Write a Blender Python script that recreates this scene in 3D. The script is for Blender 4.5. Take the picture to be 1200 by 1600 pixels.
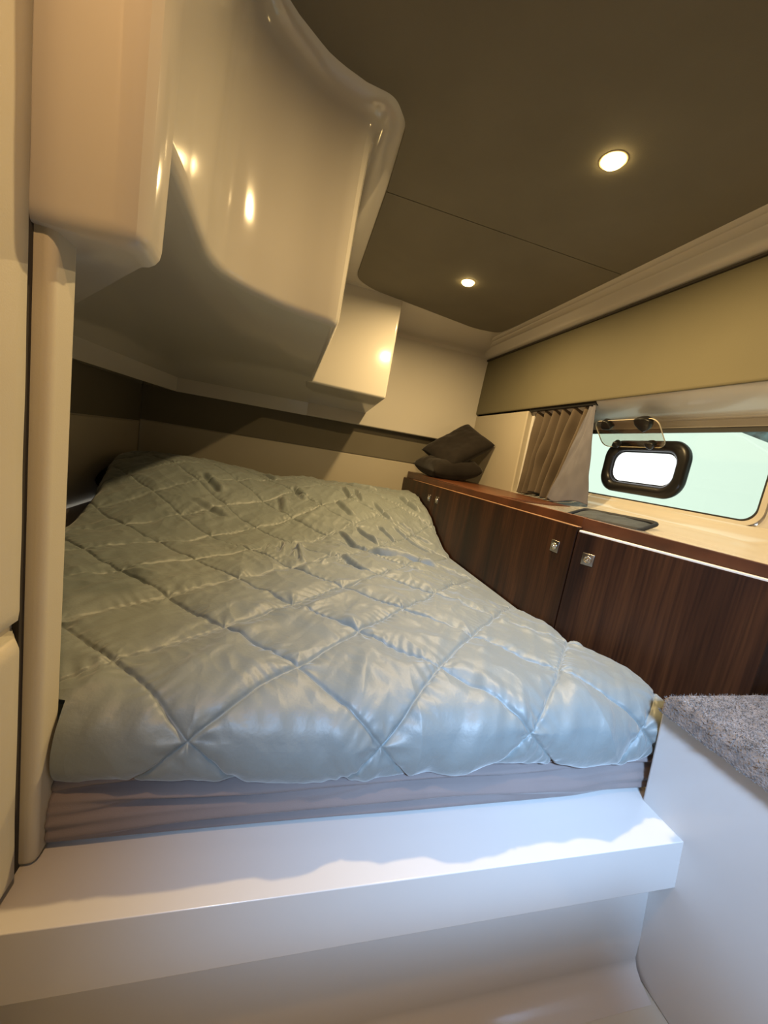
import bpy, bmesh, math, random
import numpy as np
from mathutils import Matrix, Vector
for o in list(bpy.data.objects): bpy.data.objects.remove(o)
scene = bpy.context.scene
col = scene.collection
random.seed(4); rng = np.random.default_rng(4)
PI = math.pi

# ------------------------------------------------------------------ camera
YAW, PITCH, ROLL, FPX = -0.266064, -0.150409, 0.165995, 599.0
_f = Vector((-math.sin(YAW)*math.cos(PITCH), math.cos(YAW)*math.cos(PITCH), math.sin(PITCH)))
_r = Vector((math.cos(YAW), math.sin(YAW), 0)); _u = _r.cross(_f)
_r2 = _r*math.cos(ROLL) + _u*math.sin(ROLL); _u2 = _u*math.cos(ROLL) - _r*math.sin(ROLL)
cd = bpy.data.cameras.new('camera'); cam = bpy.data.objects.new('camera', cd); col.objects.link(cam)
cam.matrix_world = Matrix(((_r2.x, _u2.x, -_f.x, 0), (_r2.y, _u2.y, -_f.y, 0), (_r2.z, _u2.z, -_f.z, 0), (0, 0, 0, 1)))
cd.sensor_fit = 'HORIZONTAL'; cd.sensor_width = 36; cd.lens = 36*FPX/1200; cd.clip_start = 0.01
scene.camera = cam
# ------------------------------------------------------------------ world, exposure
w = bpy.data.worlds.new('sky'); scene.world = w; w.use_nodes = True
bg = w.node_tree.nodes['Background']; bg.inputs[0].default_value = (0.95, 0.98, 1.0, 1); bg.inputs[1].default_value = 2.2
vs = scene.view_settings
vs.view_transform = 'Standard'; vs.look = 'None'; vs.gamma = 1; vs.use_curve_mapping = False
vs.exposure = 0.0

def area_light(name, loc, aim, sx, sy, power, color):
    l = bpy.data.lights.new(name, 'AREA'); l.shape = 'RECTANGLE'; l.size = sx; l.size_y = sy
    l.energy = power; l.color = color
    o = bpy.data.objects.new(name, l); col.objects.link(o); o.location = loc
    o.rotation_euler = (Vector(aim)-Vector(loc)).to_track_quat('-Z', 'Y').to_euler()
    return o
# daylight falling through the companionway hatch behind the camera
area_light('companionway_daylight', (-0.02, -0.70, 0.72), (0.60, 0.56, -0.52), 0.24, 0.22, 8.0, (0.40, 0.64, 1.0)).data.spread = math.radians(50)

# ------------------------------------------------------------------ material helpers
def mat(name, color, rough=0.5, metal=0.0, spec=0.5, coat=0.0, sheen=0.0, bump=None, vary=None, emit=None, trans=0):
    m = bpy.data.materials.new(name); m.use_nodes = True
    nt = m.node_tree; b = nt.nodes['Principled BSDF']
    b.inputs['Base Color'].default_value = (*color, 1); b.inputs['Roughness'].default_value = rough
    b.inputs['Metallic'].default_value = metal; b.inputs['Specular IOR Level'].default_value = spec
    b.inputs['Coat Weight'].default_value = coat; b.inputs['Coat Roughness'].default_value = 0.05
    b.inputs['Sheen Weight'].default_value = sheen; b.inputs['Sheen Roughness'].default_value = 0.4
    tc = nt.nodes.new('ShaderNodeTexCoord')
    if vary:
        sc, amt = vary
        n = nt.nodes.new('ShaderNodeTexNoise'); n.inputs['Scale'].default_value = sc; n.inputs['Detail'].default_value = 5
        nt.links.new(tc.outputs['Object'], n.inputs['Vector'])
        r = nt.nodes.new('ShaderNodeValToRGB')
        r.color_ramp.elements[0].position = 0.3; r.color_ramp.elements[1].position = 0.7
        r.color_ramp.elements[0].color = (*[c*(1-amt) for c in color], 1)
        r.color_ramp.elements[1].color = (*[min(1, c*(1+amt)) for c in color], 1)
        nt.links.new(n.outputs['Fac'], r.inputs['Fac']); nt.links.new(r.outputs['Color'], b.inputs['Base Color'])
    if bump:
        sc, st, dist = bump
        n = nt.nodes.new('ShaderNodeTexNoise'); n.inputs['Scale'].default_value = sc; n.inputs['Detail'].default_value = 3
        nt.links.new(tc.outputs['Object'], n.inputs['Vector'])
        bp = nt.nodes.new('ShaderNodeBump'); bp.inputs['Strength'].default_value = st; bp.inputs['Distance'].default_value = dist
        nt.links.new(n.outputs['Fac'], bp.inputs['Height']); nt.links.new(bp.outputs['Normal'], b.inputs['Normal'])
    if emit:
        b.inputs['Emission Color'].default_value = (*emit[0], 1); b.inputs['Emission Strength'].default_value = emit[1]
    return m

def glass_mat(name, tint, gloss=0.08, rough=0.02):
    m = bpy.data.materials.new(name); m.use_nodes = True; nt = m.node_tree
    for n in list(nt.nodes): nt.nodes.remove(n)
    out = nt.nodes.new('ShaderNodeOutputMaterial'); mx = nt.nodes.new('ShaderNodeMixShader')
    tr = nt.nodes.new('ShaderNodeBsdfTransparent'); tr.inputs[0].default_value = (*tint, 1)
    gl = nt.nodes.new('ShaderNodeBsdfGlossy'); gl.inputs['Roughness'].default_value = rough
    mx.inputs[0].default_value = gloss
    nt.links.new(tr.outputs[0], mx.inputs[1]); nt.links.new(gl.outputs[0], mx.inputs[2]); nt.links.new(mx.outputs[0], out.inputs[0])
    return m

def wood_mat():
    m = bpy.data.materials.new('walnut'); m.use_nodes = True; nt = m.node_tree; b = nt.nodes['Principled BSDF']
    tc = nt.nodes.new('ShaderNodeTexCoord'); mp = nt.nodes.new('ShaderNodeMapping')
    mp.inputs['Scale'].default_value = (9, 9, 0.7)
    nt.links.new(tc.outputs['Object'], mp.inputs['Vector'])
    n1 = nt.nodes.new('ShaderNodeTexNoise'); n1.inputs['Scale'].default_value = 1.6; n1.inputs['Detail'].default_value = 6; n1.inputs['Distortion'].default_value = 0.6
    nt.links.new(mp.outputs[0], n1.inputs['Vector'])
    mp2 = nt.nodes.new('ShaderNodeMapping'); mp2.inputs['Scale'].default_value = (90, 90, 2.2)
    nt.links.new(tc.outputs['Object'], mp2.inputs['Vector'])
    n2 = nt.nodes.new('ShaderNodeTexNoise'); n2.inputs['Scale'].default_value = 2; n2.inputs['Detail'].default_value = 4
    nt.links.new(mp2.outputs[0], n2.inputs['Vector'])
    r1 = nt.nodes.new('ShaderNodeValToRGB'); e = r1.color_ramp.elements
    e[0].position = 0.30; e[0].color = (0.016, 0.0052, 0.0020, 1); e[1].position = 0.72; e[1].color = (0.085, 0.029, 0.0085, 1)
    x = r1.color_ramp.elements.new(0.5); x.color = (0.042, 0.0135, 0.0045, 1)
    nt.links.new(n1.outputs['Fac'], r1.inputs['Fac'])
    mx = nt.nodes.new('ShaderNodeMix'); mx.data_type = 'RGBA'; mx.blend_type = 'MULTIPLY'; mx.inputs[0].default_value = 0.75
    r2 = nt.nodes.new('ShaderNodeValToRGB'); r2.color_ramp.elements[0].position = 0.33; r2.color_ramp.elements[0].color = (.42, .40, .38, 1)
    r2.color_ramp.elements[1].position = 0.6; r2.color_ramp.elements[1].color = (1, 1, 1, 1)
    nt.links.new(n2.outputs['Fac'], r2.inputs['Fac'])
    nt.links.new(r1.outputs['Color'], mx.inputs[6]); nt.links.new(r2.outputs['Color'], mx.inputs[7])
    nt.links.new(mx.outputs[2], b.inputs['Base Color'])
    b.inputs['Roughness'].default_value = 0.42; b.inputs['Specular IOR Level'].default_value = 0.25
    return m

GEL = mat('white_gelcoat', (0.50, 0.475, 0.43), 0.12, spec=0.5, coat=0.25, vary=(1.5, 0.02))
GELW = mat('cool_white_gelcoat', (0.56, 0.545, 0.53), 0.22, spec=0.5, coat=0.2, vary=(2.0, 0.02), bump=(14, 0.03, 0.004))
CREAM = mat('cream_vinyl', (0.40, 0.36, 0.285), 0.45, bump=(420, 0.12, 0.0008), vary=(3, 0.03))
PADDED = mat('padded_cream_vinyl', (0.50, 0.465, 0.375), 0.5, bump=(500, 0.2, 0.0008), vary=(2, 0.03))
OLIVE = mat('olive_headliner', (0.165, 0.152, 0.118), 0.85, spec=0.25, bump=(700, 0.35, 0.0008), vary=(6, 0.05))
OLIVEW = mat('olive_wall_vinyl', (0.125, 0.112, 0.070), 0.7, spec=0.3, bump=(600, 0.25, 0.0008), vary=(4, 0.04))
BAND = mat('dark_olive_band', (0.13, 0.115, 0.085), 0.75, spec=0.25, bump=(600, 0.25, 0.0008), vary=(4, 0.05))
SHADOWGAP = mat('dark_seam_gap', (0.03, 0.024, 0.018), 0.9)
WOOD = wood_mat()
WOODTOP = mat('walnut_rail', (0.085, 0.026, 0.008), 0.35, vary=(14, 0.35))
EDGE = mat('pale_door_edging', (0.80, 0.74, 0.64), 0.4)
STEEL = mat('brushed_steel', (0.32, 0.30, 0.28), 0.3, metal=1.0)
CHROME = mat('chrome', (0.85, 0.83, 0.8), 0.1, metal=1.0)
BLACK = mat('black_plastic', (0.009, 0.009, 0.010), 0.34, spec=0.3)
RUBBER = mat('black_rubber', (0.012, 0.012, 0.013), 0.6)
QUILT = mat('pale_blue_green_satin', (0.175, 0.203, 0.205), 0.47, spec=0.45, sheen=0.35, bump=(160, 0.22, 0.0022), vary=(3, 0.03))
SHEET = mat('mauve_grey_sheet', (0.205, 0.172, 0.165), 0.9, spec=0.2, sheen=0.2, bump=(600, 0.25, 0.001), vary=(8, 0.06))
CARPET = mat('grey_carpet', (0.15, 0.13, 0.12), 0.95, spec=0.1, sheen=0.3, bump=(260, 0.9, 0.004), vary=(60, 0.35))
CURT = mat('taupe_curtain', (0.090, 0.069, 0.050), 0.85, spec=0.2, sheen=0.25, bump=(500, 0.3, 0.001), vary=(10, 0.08))
LINING = mat('lilac_grey_lining', (0.125, 0.124, 0.155), 0.7, spec=0.3, sheen=0.2, bump=(500, 0.2, 0.001), vary=(9, 0.06))
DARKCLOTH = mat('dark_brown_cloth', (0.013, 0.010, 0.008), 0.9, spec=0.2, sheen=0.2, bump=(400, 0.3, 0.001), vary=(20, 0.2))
POUCH = mat('navy_mesh_cloth', (0.045, 0.055, 0.065), 0.8, bump=(500, 0.4, 0.001), vary=(40, 0.25))
POUCHB = mat('black_binding', (0.010, 0.012, 0.016), 0.7)
GLASS = glass_mat('tinted_window_glass', (0.53, 0.63, 0.525), 0.05)
ACRYLIC = glass_mat('clear_acrylic', (0.86, 0.85, 0.80), 0.10, 0.05)
ACREDGE = mat('acrylic_edge', (0.55, 0.50, 0.40), 0.2, spec=0.6)
BEZEL = mat('warm_bezel', (0.62, 0.50, 0.30), 0.4)
LAMP = mat('lamp_lens', (1, .9, .7), 0.4, emit=((1.0, 0.70, 0.27), 48.0))
FLOORM = mat('cream_floor', (0.55, 0.53, 0.46), 0.3, coat=0.2, vary=(3, 0.04))
NEIGH = mat('neighbour_hull_paint', (0.80, 0.83, 0.80), 0.4)
BANK = mat('hazy_waterside_bank', (0.07, 0.105, 0.12), 0.9, vary=(5.0, 0.8))

# ------------------------------------------------------------------ mesh helpers
def link(name, me, m, parent=None, smooth=False):
    o = bpy.data.objects.new(name, me); col.objects.link(o)
    if m is not None: me.materials.append(m)
    if parent is not None: o.parent = parent
    if smooth: me.polygons.foreach_set('use_smooth', [True]*len(me.polygons))
    return o
def meshobj(name, verts, faces, m, parent=None, smooth=False, fix=True):
    me = bpy.data.meshes.new(name); me.from_pydata([tuple(map(float, v)) for v in verts], [], faces); me.update()
    if fix:
        bm = bmesh.new(); bm.from_mesh(me); bmesh.ops.recalc_face_normals(bm, faces=bm.faces); bm.to_mesh(me); bm.free()
    return link(name, me, m, parent, smooth)
def bevel(o, width, seg=3, ang=30):
    b = o.modifiers.new('bevel', 'BEVEL'); b.width = width; b.segments = seg; b.limit_method = 'ANGLE'; b.angle_limit = math.radians(ang)
    o.data.polygons.foreach_set('use_smooth', [True]*len(o.data.polygons))
    return o
def wn(o):
    m = o.modifiers.new('wn', 'WEIGHTED_NORMAL'); m.keep_sharp = False; m.weight = 80
    return o
def box(name, a, b, m, parent=None, bv=0.0, seg=3):
    x0, y0, z0 = a; x1, y1, z1 = b
    v = [(x0,y0,z0),(x1,y0,z0),(x1,y1,z0),(x0,y1,z0),(x0,y0,z1),(x1,y0,z1),(x1,y1,z1),(x0,y1,z1)]
    f = [(3,2,1,0),(4,5,6,7),(0,1,5,4),(1,2,6,5),(2,3,7,6),(3,0,4,7)]
    o = meshobj(name, v, f, m, parent)
    if bv: wn(bevel(o, bv, seg))
    return o
def prism(name, poly, axis, lo, hi, m, parent=None, bv=0.0, seg=3, ang=30):
    """extrude a 2-D outline along an axis: 2 -> (x,y), 1 -> (x,z), 0 -> (y,z)"""
    def P(p, t):
        if axis == 2: return (p[0], p[1], t)
        if axis == 1: return (p[0], t, p[1])
        return (t, p[0], p[1])
    n = len(poly); v = [P(p, lo) for p in poly] + [P(p, hi) for p in poly]
    f = [tuple(range(n)), tuple(range(2*n-1, n-1, -1))] + [(i, (i+1) % n, n+(i+1) % n, n+i) for i in range(n)]
    o = meshobj(name, v, f, m, parent)
    if bv: wn(bevel(o, bv, seg, ang))
    return o
def grid(name, P, m, parent=None, smooth=True, flip=False):
    """P: array (rows, cols, 3)"""
    R_, C_ = P.shape[:2]
    me = bpy.data.meshes.new(name)
    me.vertices.add(R_*C_); me.vertices.foreach_set('co', np.ascontiguousarray(P, dtype=np.float32).ravel())
    i = np.arange(R_-1)[:, None]*C_ + np.arange(C_-1)[None, :]
    q = np.stack([i, i+1, i+C_+1, i+C_], -1).reshape(-1, 4)
    if flip: q = q[:, ::-1]
    n = len(q)
    me.loops.add(n*4); me.polygons.add(n)
    me.loops.foreach_set('vertex_index', np.ascontiguousarray(q, dtype=np.int32).ravel())
    me.polygons.foreach_set('loop_start', np.arange(0, n*4, 4, dtype=np.int32))
    me.update(calc_edges=True); me.validate()
    return link(name, me, m, parent, smooth)
def empty(name, loc=(0, 0, 0)):
    o = bpy.data.objects.new(name, None); col.objects.link(o); o.location = loc; o.empty_display_size = 0.05
    return o
def tag(o, label, cat, group=None, kind=None):
    o['label'] = label; o['category'] = cat
    if group: o['group'] = group
    if kind: o['kind'] = kind
    return o
def S(o, label, cat): return tag(o, label, cat, None, 'structure')
def setparent(o, p):
    o.parent = p; o.matrix_parent_inverse = Matrix.Translation(p.location).inverted()
def rrect(a0, a1, b0, b1, r, n=8):
    out = []
    for cx, cy, s in ((a1-r, b1-r, 0), (a0+r, b1-r, 1), (a0+r, b0+r, 2), (a1-r, b0+r, 3)):
        for k in range(n+1):
            t = PI/2*(s + k/n); out.append((cx + r*math.cos(t), cy + r*math.sin(t)))
    return out
def disc_lathe(name, prof, centre, m, parent=None, n=32, axis='z'):
    v, f = [], []
    for r, h in prof:
        for k in range(n):
            a = 2*PI*k/n
            if axis == 'z': v.append((centre[0]+r*math.cos(a), centre[1]+r*math.sin(a), centre[2]+h))
            else: v.append((centre[0]+h, centre[1]+r*math.cos(a), centre[2]+r*math.sin(a)))
    for i in range(len(prof)-1):
        for k in range(n):
            f.append((i*n+k, i*n+(k+1) % n, (i+1)*n+(k+1) % n, (i+1)*n+k))
    f.append(tuple(range(n))); f.append(tuple(range((len(prof)-1)*n, len(prof)*n)))
    return meshobj(name, v, f, m, parent, smooth=True)
# numpy gradient noise
_perm = rng.permutation(256); _perm = np.concatenate([_perm, _perm, _perm])
_ga = rng.random(256)*2*PI
def noise(x, y):
    xi = np.floor(x).astype(int); yi = np.floor(y).astype(int); xf = x-xi; yf = y-yi
    xi &= 255; yi &= 255
    u = xf*xf*xf*(xf*(xf*6-15)+10); v = yf*yf*yf*(yf*(yf*6-15)+10)
    def g(ix, iy, dx, dy):
        a = _ga[_perm[_perm[ix & 255]+(iy & 255)]]; return np.cos(a)*dx+np.sin(a)*dy
    n00 = g(xi, yi, xf, yf); n10 = g(xi+1, yi, xf-1, yf); n01 = g(xi, yi+1, xf, yf-1); n11 = g(xi+1, yi+1, xf-1, yf-1)
    return (n00*(1-u)+n10*u)*(1-v)+(n01*(1-u)+n11*u)*v
def sstep(a, b, x):
    t = np.clip((x-a)/(b-a), 0, 1); return t*t*(3-2*t)

# ================================================================== SETTING
FZ = -0.95; CZ = 0.78
fl = box('floor', (-0.34, -1.10, FZ-0.05), (1.34, 0.52, FZ), FLOORM)
S(fl, 'cream moulded cabin floor in front of the berth step', 'floor')

# ceiling: white moulded shell with two olive fabric headliner panels
ce = box('ceiling', (-0.86, -1.10, CZ), (1.36, 2.56, CZ+0.03), GEL)
S(ce, 'white moulded cabin ceiling lined with two olive fabric panels', 'ceiling')
def smooth_poly(pts, r=0.03, n=5, sharp=()):
    out = []; N = len(pts)
    for i in range(N):
        p0, p, p1 = Vector(pts[i-1]), Vector(pts[i]), Vector(pts[(i+1) % N])
        a = (p0-p); b = (p1-p); rr = 0.001 if i in sharp else min(r, a.length*0.45, b.length*0.45)
        a = p+a.normalized()*rr; b = p+b.normalized()*rr
        for k in range(n+1):
            t = k/n; out.append(tuple((a*(1-t)**2 + p*2*t*(1-t) + b*t*t)))
    return out
near_panel = smooth_poly([(-0.105, -0.40), (-0.105, 0.88), (-0.02, 0.962), (0.062, 0.967), (0.135, 0.972), (0.178, 1.03), (0.192, 1.283), (1.098, 1.283), (1.128, -0.40)], 0.025, sharp=(6, 7))
far_panel = smooth_poly([(0.192, 1.2865), (0.208, 1.93), (0.30, 2.005), (0.93, 2.145), (1.075, 2.12), (1.098, 1.2865)], 0.05, sharp=(0, 5))
for poly in (near_panel, far_panel):
    prism('headliner_panel', poly, 2, CZ-0.008, CZ+0.002, OLIVE, ce, 0.002, 2)['label'] = 'olive fabric ceiling panel'

# back wall behind the berth head
wb = box('wall_back', (-0.87, 2.52, FZ), (1.36, 2.56, CZ+0.03), CREAM)
S(wb, 'cream back wall with a dark olive band at the head of the berth', 'wall')
box('fabric_band', (-0.83, 2.512, -0.036), (1.2, 2.522, 0.16), BAND, wb, 0.003)
box('lower_panel', (-0.83, 2.514, -0.55), (1.2, 2.522, -0.041), CREAM, wb, 0.003)
# left wall of the berth
wl = box('wall_left', (-0.87, 0.50, FZ), (-0.835, 2.52, CZ+0.03), CREAM)
S(wl, 'cream left wall of the berth with a dark olive upper band', 'wall')
box('fabric_band', (-0.837, 0.54, -0.046), (-0.828, 2.505, 0.16), BAND, wl, 0.003)
box('lower_panel', (-0.837, 0.54, -0.55), (-0.829, 2.505, -0.052), CREAM, wl, 0.003)

# entry bulkhead at far left: padded panels and edge post
we = box('wall_entry', (-0.32, -1.05, FZ), (-0.275, 0.52, CZ+0.03), CREAM)
S(we, 'entry bulkhead at far left covered in padded cream vinyl', 'wall')
box('partition', (-0.87, 0.50, FZ), (-0.30, 0.53, CZ+0.03), CREAM, we)
def padded(name, y0, y1, z0, z1):
    nu, nv = 60, 90
    u = np.linspace(0, 1, nu)[None, :]; v = np.linspace(0, 1, nv)[:, None]
    y = y0+(y1-y0)*u + 0*v; z = z0+(z1-z0)*v + 0*u
    d = np.minimum(np.minimum(y-y0, y1-y), np.minimum(z-z0, z1-z)); r = 0.022
    t = np.clip(d/r, 0, 1); x = -0.276+0.016*np.sqrt(1-(1-t)**2) + 0.0012*noise(y*9, z*9)
    return grid(name, np.stack([x, y, z], -1), PADDED, we)
def dense(a0, a1): return a0, a1
padded('padded_panel', -0.50, 0.492, -0.257, CZ)
padded('padded_panel', -0.50, 0.492, -0.60, -0.263)
box('edge_post', (-0.30, 0.497, -0.60), (-0.250, 0.545, 0.34), PADDED, we, 0.010, 4)['label'] = 'cream vinyl edge post'
box('seam_gap', (-0.277, 0.488, -0.60), (-0.268, 0.500, 0.30), SHADOWGAP, we)

# low block added out of view to shade the step's lower face
lk = empty('shade_blocker', (0.06, -0.30, FZ)); S(lk, 'low white block added out of view to shade the berth step', 'blocker')
lb = box('blocker_body', (-0.272, -0.50, FZ), (0.40, -0.085, -0.125), GELW, None, 0.008); setparent(lb, lk)
lt = box('blocker_top', (-0.272, -0.51, -0.125), (0.41, -0.075, -0.105), WOOD, None, 0.004); setparent(lt, lk)
# front wall behind the camera
wf = box('wall_front', (-0.32, -1.10, FZ), (1.36, -1.05, CZ+0.03), GELW)
S(wf, 'white wall behind the entrance opposite the berth', 'wall')

# hull side wall ------------------------------------------------------------
wr = empty('wall_right', (1.2, 1.0, 0.0)); S(wr, 'hull side wall with olive upper panel and window recess', 'wall')
def wrp(o): setparent(o, wr); return o
def profile_y(name, prof, y0, y1, m, parent=None, ny=2, smooth=True):
    P = np.array([[(p[0], y0+(y1-y0)*k/(ny-1), p[1]) for p in prof] for k in range(ny)])
    return grid(name, P, m, parent, smooth)
up = prism('upper_fabric_panel', [(1.212, 0.36), (1.195, 0.352), (1.190, 0.362), (1.193, 0.45), (1.198, 0.60), (1.204, 0.715), (1.24, 0.715), (1.24, 0.36)], 1, -1.05, 2.515, OLIVEW, None, 0.004, 3)
wrp(box('seam_line', (1.194, -1.04, 0.7035), (1.210, 2.47, 0.7105), SHADOWGAP))
wrp(box('hull_liner', (1.215, -1.04, FZ), (1.30, 0.50, -0.136), GELW))
wrp(up)['label'] = 'olive vinyl panel above the window'
lp = prism('side_panel', [(1.858, -0.14), (1.862, 0.345), (2.515, 0.345), (2.515, -0.14)], 0, 1.198, 1.24, CREAM, None, 0.008, 4)
wrp(lp)['label'] = 'cream panel beside the curtain'
wrp(box('recess_end', (1.23, 1.84, -0.14), (1.34, 1.90, 0.36), GELW))
XW = 1.32
hd = [(1.205, 0.356), (1.215, 0.345), (1.235, 0.332), (1.27, 0.312), (1.305, 0.296), (1.318, 0.290), (1.322, 0.274), (1.345, 0.272), (1.345, 0.40), (1.24, 0.40)]
wrp(wn(bevel(prism('recess_header', hd, 1, -1.05, 1.86, GELW), 0.003, 2)))['label'] = 'white window recess head'
# outer skin under, over and beside the window opening
WY0, WY1, WZ0, WZ1 = 0.795, 1.62, -0.028, 0.272
wrp(box('hull_skin', (1.325, -1.05, -0.90), (1.36, 2.55, WZ0), GELW)); wrp(box('hull_skin', (1.325, -1.05, WZ1), (1.36, 2.55, CZ+0.03), GELW))
wrp(box('hull_skin', (1.325, -1.05, WZ0), (1.36, WY0, WZ1), GELW)); wrp(box('hull_skin', (1.325, WY1, WZ0), (1.36, 2.55, WZ1), GELW))
# sill: moulded shelf that runs from the wooden rail up to the window
sp = [(1.335, -0.030), (1.318, -0.034), (1.308, -0.046), (1.295, -0.064), (1.26, -0.082), (1.20, -0.094), (1.10, -0.102), (0.80, -0.106), (0.80, -0.135), (1.335, -0.135)]
def sill_prism(name, y0, y1): return prism(name, sp, 1, y0, y1, GEL, None, 0.004, 2, 40)
# the shelf narrows where the cabinet turns outward, so its front edge follows the cabinet
SILLV, SILLF = [], []
def cab_x(y): return 0.78 if y >= 0.857 else 0.78+0.58*(0.857-y)
ys = [2.51, 1.4, 0.857, 0.70, 0.50, 0.2, -1.0]
for y in ys:
    xf = cab_x(max(y, 0.5))+0.052
    for (x, z) in sp: SILLV.append((max(x, xf) if x < 1.0 else max(x, xf) , y, z))
n_ = len(sp)
for i in range(len(ys)-1):
    for k in range(n_): SILLF.append((i*n_+k, i*n_+(k+1) % n_, (i+1)*n_+(k+1) % n_, (i+1)*n_+k))
SILLF.append(tuple(range(n_))); SILLF.append(tuple(range((len(ys)-1)*n_, len(ys)*n_)))
sl = meshobj('sill', SILLV, SILLF, GEL); wrp(wn(bevel(sl, 0.004, 2, 50)))['label'] = 'cream moulded window sill shelf'

# cornice along the hull side of the ceiling
cp = [(1.085, 0.7805), (1.086, 0.771), (1.100, 0.766), (1.112, 0.767), (1.118, 0.763), (1.132, 0.758), (1.146, 0.758), (1.152, 0.753), (1.160, 0.742), (1.172, 0.727), (1.184, 0.719), (1.198, 0.716), (1.206, 0.709), (1.215, 0.709), (1.215, 0.7805)]
t1 = prism('trim_1', cp, 1, -1.0, 2.47, GEL); wn(bevel(t1, 0.002, 2, 30))
S(t1, 'ribbed off-white cornice between the ceiling and the hull wall', 'trim')

# ---- glossy moulded overhang (underside of the cockpit) at upper left and back
def arc(c, r, a0, a1, n):
    return [(c[0]+r*math.cos(math.radians(a0+(a1-a0)*k/n)), c[1]+r*math.sin(math.radians(a0+(a1-a0)*k/n))) for k in range(n+1)]
plan = [(-0.60, 0.488), (-0.262, 0.488)]
plan += [(-0.200, 0.488), (-0.188, 0.4895), (-0.178, 0.495), (-0.1715, 0.504), (-0.169, 0.516)]
NA = len(plan)                       # the lower nose ends just after this point
plan += [(-0.1688, 0.545), (-0.1685, 0.551), (-0.168, 0.62), (-0.170, 0.70), (-0.173, 0.77), (-0.174, 0.815), (-0.170, 0.850), (-0.160, 0.880), (-0.142, 0.908), (-0.115, 0.936), (-0.067, 0.973), (-0.045, 0.988), (-0.020, 1.000), (0.005, 1.0095), (0.050, 1.0225)]
plan += [(0.064, 1.027), (0.076, 1.033), (0.083, 1.042), (0.086, 1.055), (0.087, 1.30), (0.085, 2.035)]
NB = len(plan)
pl = np.array(plan)
tan = np.gradient(pl, axis=0); tan /= np.linalg.norm(tan, axis=1)[:, None]
nor = np.stack([tan[:, 1], -tan[:, 0]], -1)      # outward: toward the cabin
nor[0:2] = (0, -1); nor[NA-1:NA+3] = (1, 0)
ZA, ZB = 0.165, 0.29
# (height, outward offset): bottom fillet, drafted wall, fillet into the ceiling flange
FR = 0.020
rings = [('b', FR*(1-math.sin(a)), -FR*(1-math.cos(a))) for a in [math.radians(t) for t in (90, 68, 46, 24, 0)]]
rings += [('t', 0.42, 0.004), ('t', 0.58, 0.010), ('t', 0.690, 0.016), ('t', 0.722, 0.020), ('t', 0.745, 0.028), ('t', 0.762, 0.042), ('t', 0.773, 0.060), ('t', 0.7785, 0.085), ('t', 0.7795, 0.12)]
verts, faces = [], []
for kind_, h, off in rings:
    for i in range(NB):
        z = h if kind_ == 't' else h+(ZA if i <= NA else ZB)
        k = 1.0 if i > 1 else 0.25
        p = pl[i]+nor[i]*off*k; verts.append((p[0], p[1], z))
nr = len(rings)
for r in range(nr-1):
    for i in range(NB-1):
        faces.append((r*NB+i, r*NB+i+1, (r+1)*NB+i+1, (r+1)*NB+i))
Q1 = len(verts); verts += [(-0.385, 0.83, ZA), (-0.60, 0.83, ZA), (-0.385, 0.83, ZB), (-0.60, 0.83, ZB)]
faces.append(tuple([i for i in range(NA+1)] + [Q1, Q1+1]))                       # underside of the nose
faces.append((NA, NA+1, Q1+2, Q1)); faces.append((Q1, Q1+2, Q1+3, Q1+1))        # its back
U = len(verts); verts += [(-0.535, 1.965, ZB), (-0.50, 1.60, ZB), (-0.49, 1.22, ZB), (-0.56, 1.05, ZB)]
faces.append(tuple(list(range(NA+1, NB)) + [U, U+1, U+2, U+3, Q1+3, Q1+2]))     # flat underside
# bevelled slope and lip around the left and back of the underside
L = len(verts)
verts += [(0.085, 2.43, 0.222), (-0.632, 2.43, 0.222), (-0.695, 2.03, 0.222), (-0.755, 1.63, 0.222), (-0.795, 1.25, 0.222), (-0.795, 0.9, 0.222)]
faces += [(NB-1, L, L+1, U), (U, L+1, L+2, U+1), (U+1, L+2, L+3, U+2), (U+2, L+3, L+4, U+3), (U+3, L+4, L+5, Q1+3)]
B2 = len(verts)
verts += [(0.085, 2.448, 0.147), (-0.640, 2.448, 0.147), (-0.706, 2.03, 0.147), (-0.768, 1.63, 0.147), (-0.81, 1.25, 0.147), (-0.81, 0.9, 0.147)]
faces += [(L+k, B2+k, B2+k+1, L+k+1) for k in range(5)]
B3 = len(verts)
verts += [(0.085, 2.53, 0.155), (-0.85, 2.53, 0.155), (-0.85, 2.03, 0.155), (-0.85, 1.63, 0.155), (-0.85, 1.25, 0.155), (-0.85, 0.9, 0.155)]
faces += [(B2+k, B3+k, B3+k+1, B2+k+1) for k in range(5)]
mo = meshobj('trim_2', verts, faces, GEL, None, True)
mo.data.set_sharp_from_angle(angle=math.radians(24))
S(mo, 'glossy white moulded overhang bulging down at upper left', 'moulding')
# rear upper wall panel of the same moulding, with the boxed-out face above the lip
yC, yD = 2.035, 2.45
bx = [(0.05, yC, .283), (0.462, yC, .277), (0.466, yC, 0.60), (0.468, yC, 0.79), (0.05, yC, 0.79)]
v = [(0.04, yC, .288), (0.462, yC, .278), (0.470, yC, 0.80), (0.04, yC, 0.80), (0.04, yD+.02, .222), (0.445, yD+.02, .222), (0.470, yD+.02, 0.80), (0.04, yD+.02, 0.80)]
bo = meshobj('boxed_face', v, [(0, 1, 2, 3), (1, 5, 6, 2), (4, 5, 1, 0), (4, 7, 6, 5), (3, 2, 6, 7), (0, 3, 7, 4)], GEL, mo); wn(bevel(bo, 0.012, 4))
rp = prism('rear_panel', [(yD+.01, 0.147), (yD, 0.152), (yD, 0.722), (yD-.012, 0.738), (yD-.04, 0.748), (2.20, 0.772), (2.0, 0.7795), (2.0, 0.79), (2.53, 0.79), (2.53, 0.150)], 0, 0.06, 1.212, GEL, mo)
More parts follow.
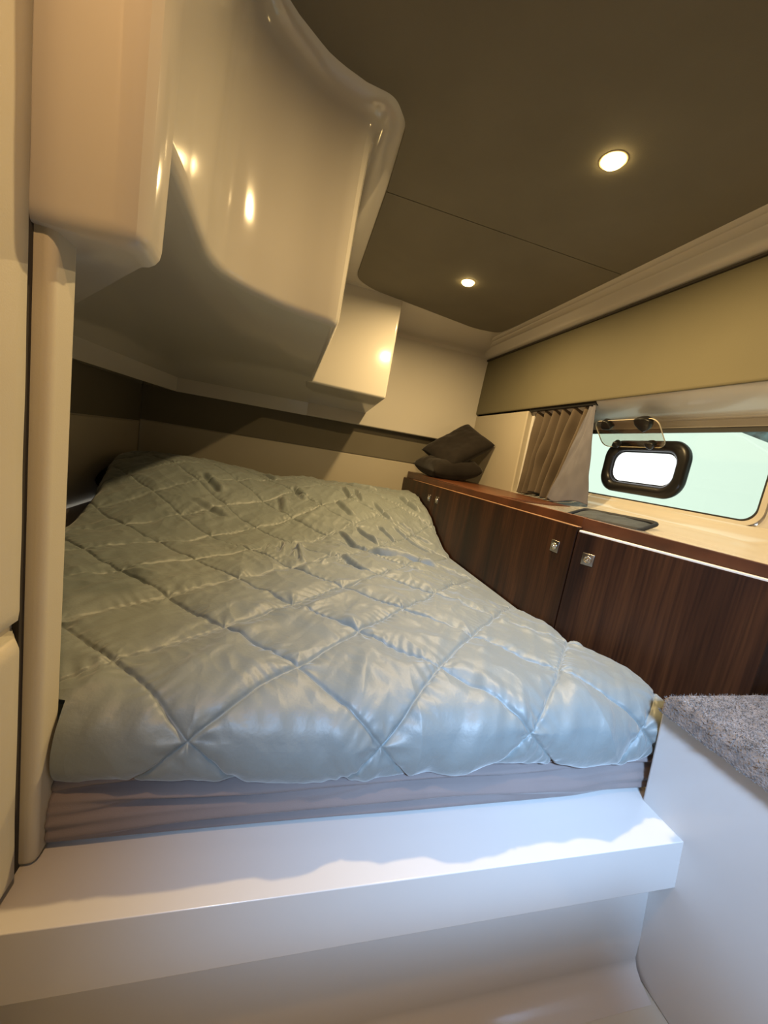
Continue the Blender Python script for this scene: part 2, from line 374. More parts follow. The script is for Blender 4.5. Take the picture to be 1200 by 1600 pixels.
wn(bevel(rp, 0.004, 3, 20))

# ================================================================== WINDOW
wi = empty('window_1', (XW, 1.2, 0.12)); S(wi, 'long tinted hull window with a black-rimmed opening porthole', 'window')
def wip(o): setparent(o, wi); return o
NO = 10
def loop3(y0, y1, z0, z1, r, x): return [(x, a, b) for a, b in rrect(y0, y1, z0, z1, r, NO)]
def ringmesh(name, loops, m, closed=True, smooth=False):
    n = len(loops[0]); v = [p for l in loops for p in l]; f = []
    N = len(loops)
    for i in range(N if closed else N-1):
        j = (i+1) % N
        for k in range(n): f.append((i*n+k, i*n+(k+1) % n, j*n+(k+1) % n, j*n+k))
    return meshobj(name, v, f, m, None, smooth)
OY0, OY1, OZ0, OZ1 = 1.030, 1.392, 0.002, 0.212      # porthole outline
wip(ringmesh('frame', [loop3(WY0-.012, WY1+.01, WZ0-.008, WZ1+.010, .05, 1.318), loop3(WY0-.012, WY1+.01, WZ0-.008, WZ1+.010, .05, 1.33), loop3(WY0+.006, WY1-.01, WZ0+.004, WZ1-.014, .04, 1.33), loop3(WY0+.006, WY1-.01, WZ0+.004, WZ1-.014, .04, 1.322)], GEL))['label'] = 'white window surround'
wip(ringmesh('gasket', [loop3(WY0, WY1, WZ0+.001, WZ1-.002, .045, 1.3235), loop3(WY0, WY1, WZ0+.001, WZ1-.002, .045, 1.333), loop3(WY0+.012, WY1-.012, WZ0+.009, WZ1-.030, .04, 1.333), loop3(WY0+.012, WY1-.012, WZ0+.009, WZ1-.030, .04, 1.3235)], RUBBER))['label'] = 'black window gasket'
wip(ringmesh('pane', [loop3(WY0+.004, WY1-.004, WZ0+.004, WZ1-.004, .045, 1.331), loop3(OY0+.022, OY1-.022, OZ0+.022, OZ1-.022, .045, 1.331)], GLASS, closed=False))['label'] = 'green tinted glass'
# porthole rim: rounded black section, chrome inner lip
sec = []
for k in range(12):
    a = 2*PI*k/12; sec.append((0.0215+0.0215*math.cos(a), 1.318+0.020*math.sin(a)))
rim = ringmesh('porthole_rim', [loop3(OY0+d, OY1-d, OZ0+d, OZ1-d, max(.02, .070-d*.6), x) for d, x in sec], BLACK, True, True)
wip(rim)['label'] = 'black rounded porthole rim'
lip = ringmesh('inner_lip', [loop3(OY0+d, OY1-d, OZ0+d, OZ1-d, .045, x) for d, x in ((.041, 1.326), (.047, 1.322), (.049, 1.335), (.042, 1.345))], CHROME)
wip(lip)['label'] = 'thin bright inner lip'
# hinged clear acrylic cover, swung open inward and upward
cv = empty('porthole_cover', (1.30, 1.28, 0.2)); setparent(cv, wi); cv['label'] = 'clear acrylic flap with black corner catches'
A0 = Vector((1.290, 1.0, 0.182)); up_ = Vector((-0.075, 0.0, 0.092)).normalized(); th = Vector((up_.z, 0, -up_.x))*0.0025
def flap_pt(y, h, t=0): return A0 + Vector((0, y-1.0, 0)) + up_*h + th*t
fo = rrect(1.105, 1.395, 0.0, 0.118, 0.030, 8)
v = [flap_pt(a, b, -1) for a, b in fo]+[flap_pt(a, b, 1) for a, b in fo]; n = len(fo)
fp = meshobj('acrylic_sheet', v, [tuple(range(n)), tuple(range(2*n-1, n-1, -1))], ACRYLIC); setparent(fp, wi); fp.parent = cv; fp.matrix_parent_inverse = Matrix.Translation(-(cv.location+wi.location*0)).copy()
fe = meshobj('sheet_edge', v, [(i, (i+1) % n, n+(i+1) % n, n+i) for i in range(n)], ACREDGE); fe.parent = cv
for q in (fp, fe): q.matrix_parent_inverse = Matrix.Translation((0, 0, 0))
def clamp_at(y, h, s):
    c = flap_pt(y, h, 0)
    pts = []
    for k in range(9):
        a = 2*PI*k/9; rr = s*(1+0.16*math.cos(3*a+y*20)); pts.append((rr*math.cos(a)*1.15, rr*math.sin(a)))
    vv = [c + Vector((0, p[0], 0)) + up_*p[1] + th*t*5 for t in (-1, 1) for p in pts]
    o = meshobj('catch', vv, [tuple(range(9)), tuple(range(17, 8, -1))]+[(i, (i+1) % 9, 9+(i+1) % 9, 9+i) for i in range(9)], BLACK)
    bevel(o, 0.004, 2); o.parent = cv
    return o
cl = [clamp_at(1.335, 0.100, 0.022), clamp_at(1.165, 0.100, 0.029), clamp_at(1.32, 0.012, 0.014), clamp_at(1.165, 0.012, 0.016)]
# children of the cover are modelled in world space: undo the parents' offsets
for q in [fp, fe]+cl: q.matrix_parent_inverse = (Matrix.Translation(cv.location)).inverted()
for q in [cv]: q.matrix_parent_inverse = Matrix.Translation(wi.location).inverted()

# outside: neighbouring boat side and the bank beyond it
hv = []
top = [(-6, 0.10), (1.6, 0.22), (2.1, 0.46), (2.3, 0.58), (2.55, 0.68), (3.0, 0.80), (3.6, 0.95), (9, 1.2)]
pts = [(-6, -2.5), (9, -2.5)] + [(a, b) for a, b in reversed(top)]
nb = prism('neighbour_boat', pts, 0, 3.4, 3.7, NEIGH, None, 0.02, 2)
tag(nb, 'pale side of a neighbouring boat seen through the window', 'boat')
bk = []
yy = np.linspace(-8, 16, 120); zz = np.linspace(-3, 4.0, 40)
Yg, Zg = np.meshgrid(yy, zz); Xg = 9+0.35*noise(Yg*1.7, Zg*1.7)+0.5*(Zg+3)*0.3
bko = grid('waterside_bank', np.stack([Xg, Yg, Zg], -1), BANK); tag(bko, 'blue-grey bank beyond the neighbouring boat', 'bank')

# ================================================================== BERTH BASE
bb = [(0.432, -0.605), (0.437, -0.600), (0.60, -0.600), (2.50, -0.600), (2.50, -0.80), (0.44, -0.80), (0.440, -0.705), (0.428, -0.697), (0.426, -0.690)]
base = prism('berth_base', [(0.425, -0.600), (2.50, -0.600), (2.50, FZ), (0.405, FZ), (0.415, FZ+0.003), (0.432, FZ+0.010), (0.446, FZ+0.021), (0.453, FZ+0.036), (0.462, -0.730), (0.457, -0.715), (0.421, -0.697)], 0, -0.277, 0.800, GELW, None, 0.007, 4, 35)
tag(base, 'white moulded step and plinth along the front of the berth', 'berth base')

cbf = box('berth_infill', (0.757, 0.514, FZ), (1.30, 2.50, -0.622), GELW, base)
# mattress in a fitted sheet ------------------------------------------------
def front_y(x): return 0.519 + 0.095*(1-sstep(-0.262, -0.250, x)) + 0.008*sstep(.60, .72, x)
nx, ns = 420, 170
xs = np.linspace(-0.822, 0.768, nx)
prof = [(0.010, -0.598), (0.001, -0.588), (0.0, -0.56), (0.006, -0.53), (0.018, -0.50), (0.026, -0.46), (0.034, -0.437), (0.052, -0.428), (0.10, -0.425), (1.0, -0.425), (1.975, -0.425), (1.985, -0.44), (1.985, -0.598)]
pa = np.array(prof); seg = np.linalg.norm(np.diff(pa, axis=0), axis=1); seg[8:10] *= 0.05; cum = np.concatenate([[0], np.cumsum(seg)])
tt = np.linspace(0, cum[-1], ns); py = np.interp(tt, cum, pa[:, 0]); pz = np.interp(tt, cum, pa[:, 1])
X = np.tile(xs[None, :], (ns, 1)); Yb = np.minimum(py[:, None]+front_y(X), 2.505); Z = np.tile(pz[:, None], (1, nx))
fr = np.exp(-np.clip(py-.02, 0, 1)/0.02)[:, None]
warp = 0.016*noise(X*2.2+3, Z*3)+0.012*np.sin(X*2.5+0.6)
fold = np.zeros_like(X)
for zc, sl_, wd, am, x0, x1 in ((-0.528, -0.010, .0045, .009, -.30, .80), (-0.548, 0.012, .005, .008, -.26, .45), (-0.565, -0.06, .005, .007, -.26, .10), (-0.556, 0.03, .005, .008, .1, .80), (-0.585, 0.012, .006, .007, -.2, .5), (-0.512, -0.02, .004, .005, .2, .75)):
    d = Z-(zc+sl_*(X-0.2)+warp*0.8)
    fold += 2.0*am*np.exp(-(d/wd)**2)*sstep(x0, x0+.15, X)*(1-sstep(x1-.15, x1, X)) - 0.6*am*np.exp(-((d-.011)/.007)**2)
Yb = Yb + fr*(fold + 0.003*noise(X*2.2, Z*14+X*3))
X = X + 0.048*sstep(.70, .768, X)*(1-sstep(.60, .84, Yb))
matt = grid('mattress', np.stack([X, Yb, Z], -1), SHEET)
tag(matt, 'thick mattress in a wrinkled mauve-grey fitted sheet', 'mattress')

# ================================================================== QUILT
nx, ny = 820, 900
xr0 = 0.772
prof = [(0.050, -0.512, 0), (0.018, -0.512, 0), (-0.004, -0.502, 0), (-0.014, -0.482, 0), (-0.014, -0.458, 0), (-0.006, -0.433, 0), (0.012, -0.414, 0), (0.04, -0.403, 0), (0.09, -0.397, 0), (0.5, -0.395, 0), (1.0, -0.395, 0), (1.98, -0.395, 0)]
pa = np.array(prof)[:, :2]; pa[:, 0] += 0.527
# smooth the profile
d_ = np.concatenate([[0], np.cumsum(np.linalg.norm(np.diff(pa, axis=0), axis=1))])
fine = np.linspace(0, d_[-1], 4000); fy = np.interp(fine, d_, pa[:, 0]); fz = np.interp(fine, d_, pa[:, 1])
kk = np.hanning(61); kk /= kk.sum()
fy2 = np.convolve(np.pad(fy, 30, mode='edge'), kk, 'valid'); fz2 = np.convolve(np.pad(fz, 30, mode='edge'), kk, 'valid')
# denser rows near the front
tpar = np.linspace(0, 1, ny)**1.25*d_[-1]
py = np.interp(tpar, fine, fy2); pz = np.interp(tpar, fine, fz2)
dy = np.gradient(py, tpar); dz = np.gradient(pz, tpar); nn = np.stack([-dz, dy], 1); nn /= np.linalg.norm(nn, axis=1)[:, None]
virt = tpar-np.interp(0.60, fy2[2000:], fine[2000:])+0.60     # unrolled y used for the stitching
yl = np.array([0.0, 0.540, 0.556, 0.62, 1.15, 1.7, 2.1, 2.6]); xlv = np.array([-0.244, -0.246, -0.36, -0.56, -0.63, -0.70, -0.795, -0.80])
xl = np.interp(py, yl, xlv)[:, None]
u = np.linspace(0, 1, nx)[None, :]
Yv = virt[:, None]+0*u; Y0 = py[:, None]+0*u
xr = xr0 + 0.036*(1-sstep(.60, .84, Y0)) + 0*u
XM = -0.20                                   # left of this line the columns fan out behind the entry post
X = np.where(u < 0.22, xl+(XM-xl)*(u/0.22), XM+(xr-XM)*((u-0.22)/0.78))
# gently bent stitch lines
wx = X+0.012*noise(X*3.1, Yv*3.1)+0.004*noise(X*11, Yv*11); wy = Yv+0.012*noise(X*2.9+7, Yv*2.9)+0.004*noise(X*10+3, Yv*10)
HX, HY = 0.137, 0.1305
U_ = (wx+0.080)/HX; V_ = (wy-0.695)/HY
def tri(a): return np.abs(a-2*np.round(a/2))       # distance to the nearest even integer
met = 1/math.hypot(1/HX, 1/HY)
d1 = tri(U_+V_)*met; d2 = tri(U_-V_)*met; dmin = np.minimum(d1, d2)
puff = (0.0055+0.0025*(1-sstep(.50, .8, Yv)))*(1-np.exp(-(dmin/0.017)**1.1))
stitch = -0.0040*np.exp(-(dmin/0.0029)**2)
s1 = (U_-V_)*met; s2 = (U_+V_)*met
al = np.where(d1 < d2, s1, s2)
puck = 0.0014*np.exp(-dmin/0.022)*sstep(0.0, .004, dmin)*np.sin(2*PI*al/0.026+14*noise(X*8, Yv*8))*(0.35+1.3*np.clip(noise(X*6+4, Yv*6)+.3, 0, 1))
def ridg(a): return 1-np.abs(a)*2
wr1 = 0.010*ridg(noise(X*5.5-Yv*2.2, X*2.5+Yv*5.0+noise(X*3, Yv*3)*1.2))
ca, sa = math.cos(1.05), math.sin(1.05)
wa = X*ca+Yv*sa; wb_ = -X*sa+Yv*ca
wr2 = 0.011*np.clip(noise(wa*5+noise(X*4, Yv*4)*.8, wb_*24), 0, 1)**1.3
wa2 = X*math.cos(-.9)+Yv*math.sin(-.9); wb2 = -X*math.sin(-.9)+Yv*math.cos(-.9)
wr3 = 0.009*np.clip(noise(wa2*4.5+9+noise(X*5, Yv*5)*.8, wb2*22), 0, 1)**1.3
wr4 = 0.0022*noise(X*30, Yv*22)
def crease(x0, y0, x1, y1, wd, am):
    ex, ey = x1-x0, y1-y0; LL = math.hypot(ex, ey); ex /= LL; ey /= LL
    s = (X-x0)*ex+(Yv-y0)*ey; d = -(X-x0)*ey+(Yv-y0)*ex + 0.006*noise(s*12, s*0+x0*9)
    env = sstep(-0.02, 0.03, s)*(1-sstep(LL-.03, LL+.02, s))
    return env*(-am*np.exp(-(d/wd)**2)+0.8*am*np.exp(-((d-2.1*wd)/(1.5*wd))**2))
cr = crease(.355, .565, .60, .475, .010, .012)+crease(.36, .56, .49, .50, .006, .006)
cr += crease(.245, .735, .30, .60, .007, .008)+crease(.30, .60, .355, .565, .005, .006)+crease(.33, .80, .40, .66, .007, .008)
cr += crease(.08, .57, .04, .40, .008, .008)+crease(.02, .56, .01, .42, .007, .007)+crease(.06, .52, .075, .36, .006, .006)+crease(-.03, .52, -.04, .42, .007, .005)
cr += crease(.21, .47, .13, .34, .008, .008)+crease(.215, .465, .28, .33, .008, .007)
cr += crease(.62, 1.20, .70, 1.05, .009, .010)+crease(.34, 1.32, .52, 1.25, .010, .010)+crease(.30, 1.20, .33, 1.08, .009, .009)+crease(.37, 1.19, .38, 1.06, .009, .009)
cr += crease(.45, 1.05, .52, .92, .008, .007)+crease(.25, 1.02, .32, .90, .010, .008)+crease(.05, 1.12, .09, 1.0, .012, .007)+crease(-.02, 1.0, .0, .88, .012, .008)
cr += crease(.52, .86, .66, .70, .006, .006)+crease(.56, .92, .70, .80, .006, .005)+crease(.44, .84, .50, .72, .006, .006)
cr += crease(-.36, 1.02, -.26, .92, .012, .010)+crease(-.34, .80, -.20, .74, .010, .007)+crease(-.12, 1.35, -.05, 1.25, .012, .008)
big = 0.006*noise(X*2.2+1.5, Yv*2.2+.5)
# soft silky folds, and creases that fan out from the knots where stitch lines cross
qx = X+0.035*noise(X*7+3, Yv*7); qy = Yv+0.035*noise(X*7, Yv*7+5)
wr5 = 0.0055*ridg(noise(qx*13, qy*9))*np.clip(0.5+1.6*noise(X*3.3+9, Yv*3.3), 0, 1.3)
wr6 = 0.0020*ridg(noise(qx*30+2, qy*20))*np.clip(0.35+1.8*noise(X*4.1+2, Yv*4.1+6), 0, 1.3)
ku = np.round((U_+V_)/2)*2; kv = np.round((U_-V_)/2)*2
nxp = (U_-(ku+kv)/2)*HX; nyp = (V_-(ku-kv)/2)*HY; rn = np.hypot(nxp, nyp)+1e-6; thn = np.arctan2(nyp, nxp)
ph = (ku*2.3+kv*5.1)
fan = 0.0019*np.exp(-((rn-0.03)/0.028)**2)*np.sin(7*thn+ph+3*noise(X*5, Yv*5))*(0.5+0.5*np.sin(thn*2+ph*1.7))
off = puff+stitch+puck+wr1+wr2+wr3+wr4+wr5+wr6+fan+1.7*cr+big
# pillows under the quilt lift its head end
lift = 0.175*sstep(1.42, 2.16, Y0+0.10*np.exp(-((X+0.45)/.30)**2)-0.05*sstep(.3, .7, X))
lift *= 1-0.10*np.exp(-((X+0.06)/.12)**2)+0.12*np.exp(-((X+0.5)/.22)**2)
lift -= 0.13*sstep(2.26, 2.50, Y0)
lift -= 0.035*sstep(.45, .77, X)*sstep(.6, 1.1, Y0)*(1-sstep(1.6, 2.0, Y0))
edge = -0.045*np.exp(-((X-xl)/0.018)**2)*sstep(.66, .85, Y0) - 0.012*np.exp(-((xr-X)/0.012)**2)
hemw = np.exp(-np.clip(tpar-0.0, 0, 9)/0.10)[:, None]
hem = hemw*(0.014*np.sin((X-0.05)*11)*-1 + 0.016*noise(X*6+2, X*0+1.3) + 0.012*(1-sstep(-.2, .05, X)) + 0.010*(np.exp(-((X-.17)/.06)**2)) - 0.002)
Yq = Y0+nn[:, 0][:, None]*off; Zq = pz[:, None]+nn[:, 1][:, None]*off+np.where(Y0 > .5, lift, lift*0)+edge*sstep(.52, .62, Y0)+hem
Yq = np.minimum(Yq, 2.508)+(0.016*sstep(.64, .76, X)+0.018*(1-sstep(-.24, -.10, X)))*(1-sstep(.53, .62, Y0))
Zq = np.maximum(Zq, np.where((Y0 > .56), -0.421, -0.60))
quilt = grid('quilt', np.stack([X, Yq, Zq], -1), QUILT)
tag(quilt, 'pale blue-green satin quilt with diamond stitching spread over the berth', 'quilt')

# dark form standing in for the shadow left of the quilt
def cushion(name, L_, W_, T_, m, seed, n=48, corner=0.10):
    u = np.linspace(-1, 1, n); A, B = np.meshgrid(u, u)
    k = 1-corner*(1-np.abs(B)**2)*0.0
    # sides bow inward so the corners are drawn out
    px = A*(1-corner*(1-A**2*0)*(1-B**2)*0.0-0.07*(1-B**2)*np.abs(A)**3)*L_/2; pyy = B*(1-0.07*(1-A**2)*np.abs(B)**3)*W_/2
    h = T_/2*np.sqrt(np.clip((1-A**4)*(1-B**4), 0, 1))**0.9
    wv = 0.010*noise(px*12+seed, pyy*12)+0.005*noise(px*30+seed, pyy*30)
    wv *= np.clip(h/(T_/2), 0, 1)
    topP = np.stack([px, pyy, h+wv], -1); botP = np.stack([px, pyy, -h+wv*.5], -1)
    R_ = n
    V = np.concatenate([topP.reshape(-1, 3), botP.reshape(-1, 3)])
    F = []
    for i in range(n-1):
        for j in range(n-1):
            a = i*n+j; F.append((a, a+1, a+n+1, a+n)); b = n*n+a; F.append((b, b+n, b+n+1, b+1))
    me = bpy.data.meshes.new(name); me.from_pydata(V.tolist(), [], F)
    bm = bmesh.new(); bm.from_mesh(me); bmesh.ops.remove_doubles(bm, verts=bm.verts, dist=1e-5); bm.to_mesh(me); bm.free()
    return link(name, me, m, None, True)
pw = cushion('shade_form', 0.15, 0.40, 0.16, DARKCLOTH, 3)
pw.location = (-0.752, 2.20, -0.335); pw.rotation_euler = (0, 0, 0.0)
tag(pw, 'dark form at the head of the berth, standing in for shadow left of the quilt', 'shade_form')

# ================================================================== CABINET
cb = empty('side_cabinet', (0.9, 1.4, -0.6)); tag(cb, 'long walnut cabinet with three doors along the hull side', 'cabinet')
def cbp(o): setparent(o, cb); return o
P0, P1, P2 = (0.78, 2.508), (0.78, 0.857), (0.982, 0.508)
def ztop(y): return -0.137+(2.52-y)/(2.52-0.857)*0.031 if y > 0.857 else -0.121+(0.857-y)*0.03
def slab(name, a, b, za0, za1, zb, t, m, ext=0.0, bv=0.0015):
    """vertical slab from plan point a to b; top heights za0/za1; thickness t away from the cabin"""
    d = Vector((b[0]-a[0], b[1]-a[1])).normalized(); nrm = Vector((-d.y, d.x))
    if nrm.x < 0: nrm = -nrm
    p = [Vector(a), Vector(b), Vector(b)+nrm*t, Vector(a)+nrm*t]
    v = [(q.x, q.y, zb) for q in p] + [(p[0].x, p[0].y, za0), (p[1].x, p[1].y, za1), (p[2].x, p[2].y, za1), (p[3].x, p[3].y, za0)]
    o = meshobj(name, v, [(3, 2, 1, 0), (4, 5, 6, 7), (0, 1, 5, 4), (1, 2, 6, 5), (2, 3, 7, 6), (3, 0, 4, 7)], m)
    if bv: bevel(o, bv, 2); wn(o)
    return cbp(o)
doors = []
doors.append(slab('door', (0.78, 2.505), (0.78, 1.915), -0.137, -0.128, -0.598, 0.018, WOOD))
doors.append(slab('door', (0.78, 1.912), (0.78, 0.862), -0.128, -0.110, -0.598, 0.018, WOOD))
doors.append(slab('door', (0.7795, 0.856), (0.980, 0.510), -0.121, -0.128, -0.598, 0.018, WOOD))
# pale edging along the door tops
slab('door_edging', (0.7815, 2.30), (0.7815, 0.864), -0.1325, -0.1085, -0.145, 0.014, mat('walnut_edging', (0.30, 0.17, 0.09), 0.35, vary=(20, .2)))
slab('door_edging', (0.7815, 0.8549), (0.980, 0.5123), -0.1165, -0.1235, -0.140, 0.015, EDGE)
# carcass behind the doors
cv_ = [(0.802, 2.508), (0.802, 0.864), (1.0, 0.52), (1.30, 0.52), (1.30, 2.508)]
cbp(prism('carcass', cv_, 2, -0.62, -0.140, WOOD))
cbp(box('shelf_board', (0.804, 1.39, -0.138), (1.196, 2.506, -0.0925), WOODTOP, None, 0.002))
# wooden rail standing above the doors
slab('top_rail', (0.802, 2.50), (0.802, 0.872), -0.112, -0.082, -0.145, 0.014, WOODTOP)
slab('top_rail', (0.802, 0.872), (1.004, 0.522), -0.083, -0.098, -0.150, 0.014, WOODTOP)
# latches
def latch(p, d, s, door):
    d = Vector((d[0], d[1], 0)).normalized(); nrm = Vector((d.y, -d.x, 0))
    if nrm.x > 0: nrm = -nrm
    zz_ = Vector((0, 0, 1)); p = Vector(p)
    def V3(a, b, c): return p+d*a+zz_*b+nrm*c
    pts = [(-s, -s*1.05), (s, -s*1.05), (s, s*1.05), (-s, s*1.05)]
    v = [V3(a, b, -0.004) for a, b in pts]+[V3(a, b, 0.003) for a, b in pts]
    o = meshobj('latch_plate', v, [(0, 1, 2, 3), (7, 6, 5, 4)]+[(i, (i+1) % 4, 4+(i+1) % 4, 4+i) for i in range(4)], STEEL); bevel(o, 0.0015, 2)
    setparent(o, cb); o.parent = door; o.matrix_parent_inverse = door.matrix_parent_inverse.copy()
    o.matrix_parent_inverse = Matrix.Translation(cb.location).inverted() @ Matrix.Identity(4)
    n = 16; v = []
    prof_ = [(0.62, 0.003), (0.62, 0.0055), (0.50, 0.0065), (0.42, 0.004), (0.30, 0.004), (0.28, 0.0085), (0.16, 0.010)]
    for r, h in prof_:
        for k in range(n):
            a = 2*PI*k/n; v.append(V3(r*s*math.cos(a), r*s*math.sin(a), h))
    f = [(i*n+k, i*n+(k+1) % n, (i+1)*n+(k+1) % n, (i+1)*n+k) for i in range(len(prof_)-1) for k in range(n)]; f.append(tuple(range((len(prof_)-1)*n, len(prof_)*n)))
    b = meshobj('push_button', v, f, CHROME, None, True); b.parent = door
    return o, b
LP = []
LP += latch((0.78, 0.930, -0.183), (0, 1), 0.0165, doors[1])
d2 = (0.2, -0.346)
LP += latch((0.7795+0.04*0.2/0.4, 0.856-0.04*0.346/0.4, -0.188), d2, 0.0155, doors[2])
LP += latch((0.78, 1.975, -0.200), (0, 1), 0.017, doors[0])
LP += latch((0.78, 1.860, -0.194), (0, 1), 0.017, doors[1])
for o in LP: o.matrix_parent_inverse = Matrix.Identity(4)
for dd in doors: dd.matrix_parent_inverse = Matrix.Identity(4); dd.location = -cb.location
for o in LP: o.location = (0, 0, 0)

# ================================================================== CARPETED STEP
cs = empty('carpeted_step', (0.97, 0.2, FZ)); tag(cs, 'white moulded step block topped with grey plush carpet at right', 'step')
bdv = [(0.806, -0.60, FZ), (1.21, -0.60, FZ), (1.21, 0.512, FZ), (0.806, 0.512, FZ), (0.756, -0.60, -0.382), (1.21, -0.60, -0.382), (1.21, 0.512, -0.382), (0.756, 0.512, -0.382)]
bd = meshobj('body', bdv, [(3, 2, 1, 0), (4, 5, 6, 7), (0, 1, 5, 4), (1, 2, 6, 5), (2, 3, 7, 6), (3, 0, 4, 7)], GELW); wn(bevel(bd, 0.006, 3)); setparent(bd, cs)
nu, nv = 150, 220
cx0, cx1, cy0, cy1 = 0.738, 1.21, -0.58, 0.508
a = np.linspace(0, 1, nu)[None, :]; b = np.linspace(0, 1, nv)[:, None]
Xc = cx0+(cx1-cx0)*a+0*b; Yc = cy0+(cy1-cy0)*b+0*a
de = np.minimum(Xc-cx0, cy1-Yc); t = np.clip(de/0.016, 0, 1)
# rounded outer corner
cr_ = 0.018; ddx = np.clip(cx0+cr_-Xc, 0, None); ddy = np.clip(Yc-(cy1-cr_), 0, None); rr = np.hypot(ddx, ddy); ex = np.clip(rr-cr_, 0, None)
Xc = Xc+np.where(rr > 1e-6, ddx/np.maximum(rr, 1e-6)*ex, 0); Yc = Yc-np.where(rr > 1e-6, ddy/np.maximum(rr, 1e-6)*ex, 0)
Zc = -0.393+0.037*np.sqrt(np.clip(1-(1-t)**2, 0, 1))+0.002*noise(Xc*60, Yc*60)+0.003*noise(Xc*14, Yc*14)
ct = grid('carpet_top', np.stack([Xc, Yc, Zc], -1), CARPET); setparent(ct, cs); ct['label'] = 'grey plush carpet'
# short pile blades
NBL = 42000
ri = rng.integers(0, nv, NBL); ci = rng.integers(0, nu, NBL)
ci[:NBL//4] = (rng.random(NBL//4)**3*nu*0.35).astype(int)
base_p = np.stack([Xc[ri, ci], Yc[ri, ci], Zc[ri, ci]], -1)+np.concatenate([rng.normal(0, .002, (NBL, 2)), np.zeros((NBL, 1))], 1)
edge_out = np.exp(-(base_p[:, 0]-cx0)/0.008); edge_b = np.exp(-(cy1-base_p[:, 1])/0.008)
dirv = rng.normal(0, .5, (NBL, 3)); dirv[:, 2] = 1.0; dirv[:, 0] -= edge_out*1.6; dirv[:, 1] += edge_b*1.2
dirv /= np.linalg.norm(dirv, axis=1)[:, None]
side = np.cross(dirv, rng.normal(0, 1, (NBL, 3))); side /= np.linalg.norm(side, axis=1)[:, None]
hl = rng.uniform(.0015, .0045, NBL)[:, None]
tv = np.stack([base_p-side*.0009-dirv*.001, base_p+side*.0009-dirv*.001, base_p+dirv*hl], 1).reshape(-1, 3)
me = bpy.data.meshes.new('pile'); me.vertices.add(NBL*3); me.vertices.foreach_set('co', tv.astype(np.float32).ravel())
me.loops.add(NBL*3); me.polygons.add(NBL); me.loops.foreach_set('vertex_index', np.arange(NBL*3, dtype=np.int32)); me.polygons.foreach_set('loop_start', np.arange(0, NBL*3, 3, dtype=np.int32))
me.update(calc_edges=True)
pile = link('pile', me, CARPET); setparent(pile, cs); pile['kind'] = 'stuff'

# ================================================================== DOWNLIGHTS
def downlight(x, y, label, power, color=(1.0, 0.70, 0.32)):
    z = CZ-0.008
    e = empty('downlight', (x, y, z)); tag(e, label, 'light', 'recessed ceiling downlights')
    bz = disc_lathe('bezel', [(0.026, 0.006), (0.032, 0.002), (0.0325, -0.0004), (0.0315, -0.0012), (0.029, -0.0014), (0.0255, -0.0010), (0.0240, 0.004)], (0, 0, 0), BEZEL, e)
    ln = disc_lathe('lens', [(0.0235, 0.005), (0.0235, -0.0050), (0.0220, -0.0075), (0.015, -0.0092), (0.003, -0.0098)], (0, 0, 0), LAMP, e)
    l = bpy.data.lights.new('downlight_beam', 'AREA'); l.shape = 'DISK'; l.size = 0.044; l.energy = power; l.color = color; l.spread = math.radians(175)
    o = bpy.data.objects.new('downlight_beam', l); col.objects.link(o); o.parent = e; o.location = (0, 0, -0.0125)
    return e
downlight(0.663, 0.902, 'larger-looking nearer warm downlight glowing in the ceiling panel', 15.0)
downlight(0.653, 1.664, 'farther warm downlight between the ceiling seam and back wall', 14.0)
downlight(-0.06, 0.10, 'warm downlight in the ceiling above the entrance', 5.0, (1.0, 0.58, 0.26))

# ================================================================== CURTAIN
ct_ = empty('curtain', (1.24, 1.62, -0.08)); tag(ct_, 'gathered taupe curtain with pale lilac lining beside the window', 'curtain')
nu, nv = 260, 90
a = np.linspace(0, 1, nu)[None, :]; b = np.linspace(0, 1, nv)[:, None]       # b: 0 top, 1 bottom
ytop = 1.86-0.43*a; ybot = 1.862-0.36*a**0.9
Yk = ytop+(ybot-ytop)*b + 0.012*np.sin(a*PI*5+2)*b*(1-b)*2
fold = np.sin(2*PI*(a*6.3+0.25*noise(a*4, b*2.2)+0.10*b))
amp = (0.014+0.012*b)*(0.55+0.45*np.sin(a*PI)**.5)
Xk = 1.235-0.030*b*a+1.35*fold*amp+0.006*noise(a*16, b*3) - 0.012*np.exp(-((b-.5)/.15)**2)*np.exp(-((a-.42)/.1)**2)
Zk = 0.345-(0.422+0.012*np.sin(a*9))*b+0*a
cu = grid('fabric', np.stack([Xk, Yk, Zk], -1), CURT); setparent(cu, ct_)
sd = cu.modifiers.new('s', 'SOLIDIFY'); sd.thickness = 0.002
nu = 70
a = np.linspace(0, 1, nu)[None, :]
ytop = 1.435-0.035*a; ybot = 1.515-0.165*a
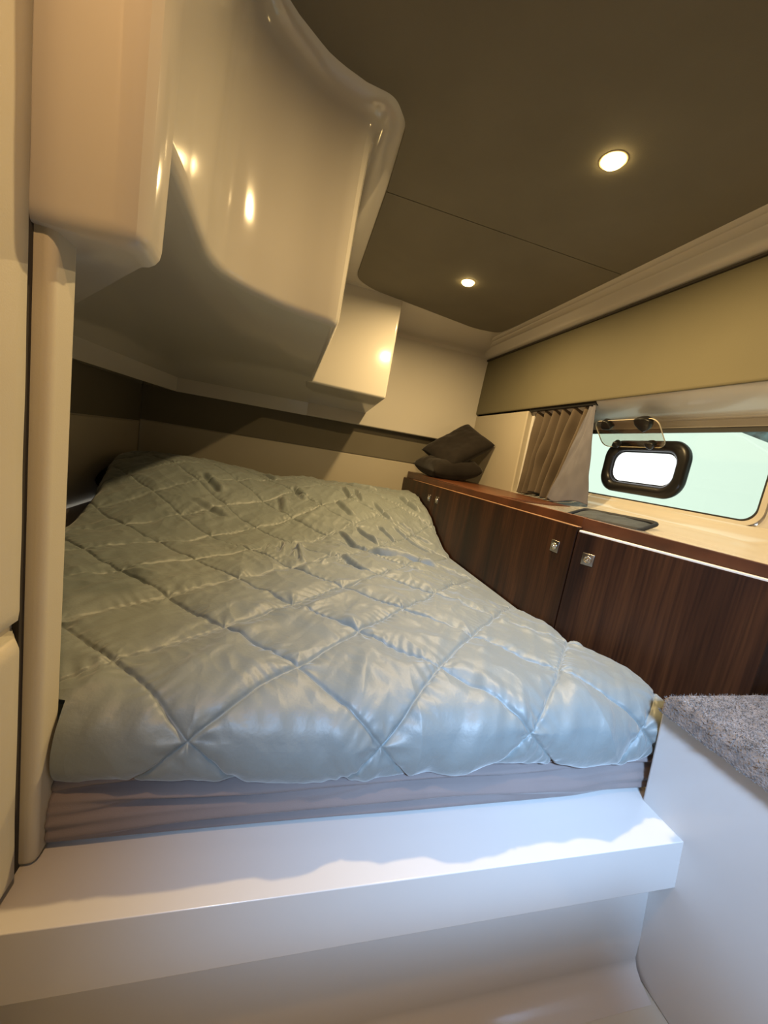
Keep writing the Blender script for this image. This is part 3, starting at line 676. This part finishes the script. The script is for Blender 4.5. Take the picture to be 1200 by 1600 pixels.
Yk = ytop+(ybot-ytop)*b**1.05; Xk = 1.212-0.055*b*(1-a)+0.02*b*a+0.010*np.sin(a*5+b*2.4)*(.3+b)+0.007*noise(a*5, b*5)
Zk = 0.348-(0.426+0.01*np.sin(a*6))*b+0*a
li = grid('lining', np.stack([Xk, Yk, Zk], -1), LINING); setparent(li, ct_); li['label'] = 'pale lilac grey lining turned outward'
sd = li.modifiers.new('s', 'SOLIDIFY'); sd.thickness = 0.002
rl = box('curtain_track', (1.205, 1.40, 0.340), (1.262, 1.858, 0.356), BLACK, None, 0.002); setparent(rl, ct_)

# ================================================================== SHELF THINGS
c1 = cushion('cushion', 0.34, 0.27, 0.13, DARKCLOTH, 1)
c1.location = (0.960, 2.22, -0.022); c1.rotation_euler = (0.10, -0.12, 0.15)
tag(c1, 'dark brown cushion lying flat on the cabinet shelf under another cushion', 'cushion', 'dark cushions on the shelf')
c2 = cushion('cushion', 0.36, 0.27, 0.10, DARKCLOTH, 8)
c2.location = (1.0, 2.22, 0.108); c2.rotation_euler = (0.55, -0.62, 0.05)
tag(c2, 'dark brown cushion leaning on top of another in the shelf corner', 'cushion', 'dark cushions on the shelf')

# folded dark pouch on the sill
po = empty('pouch', (1.07, 1.05, -0.098)); tag(po, 'flat dark mesh pouch with black binding on the window sill', 'pouch')
nu, nv = 50, 24
a = np.linspace(-1, 1, nu)[None, :]; b = np.linspace(-1, 1, nv)[:, None]
px = 0.115*a*(1+0*b); pyy = 0.055*b*(1+0*a)
hz = 0.012*np.sqrt(np.clip((1-a**6)*(1-b**4), 0, 1))+0.004*noise(px*20, pyy*20)
pf = grid('fabric', np.stack([px, pyy, hz+0*a], -1), POUCH, po)
bl = rrect(-0.12, 0.12, -0.059, 0.059, 0.02, 5); n = len(bl); rr_ = []
for k in range(8):
    an = 2*PI*k/8; rr_.append([(p[0]*(1+0.05*math.cos(an)), p[1]*(1+0.14*math.cos(an)), 0.006+0.007*math.sin(an)+0.003*math.sin(p[0]*22)) for p in bl])
pb = ringmesh('binding', rr_, POUCHB, True, True); pb.parent = po
po.rotation_euler = (0.22, 0, math.radians(-72))
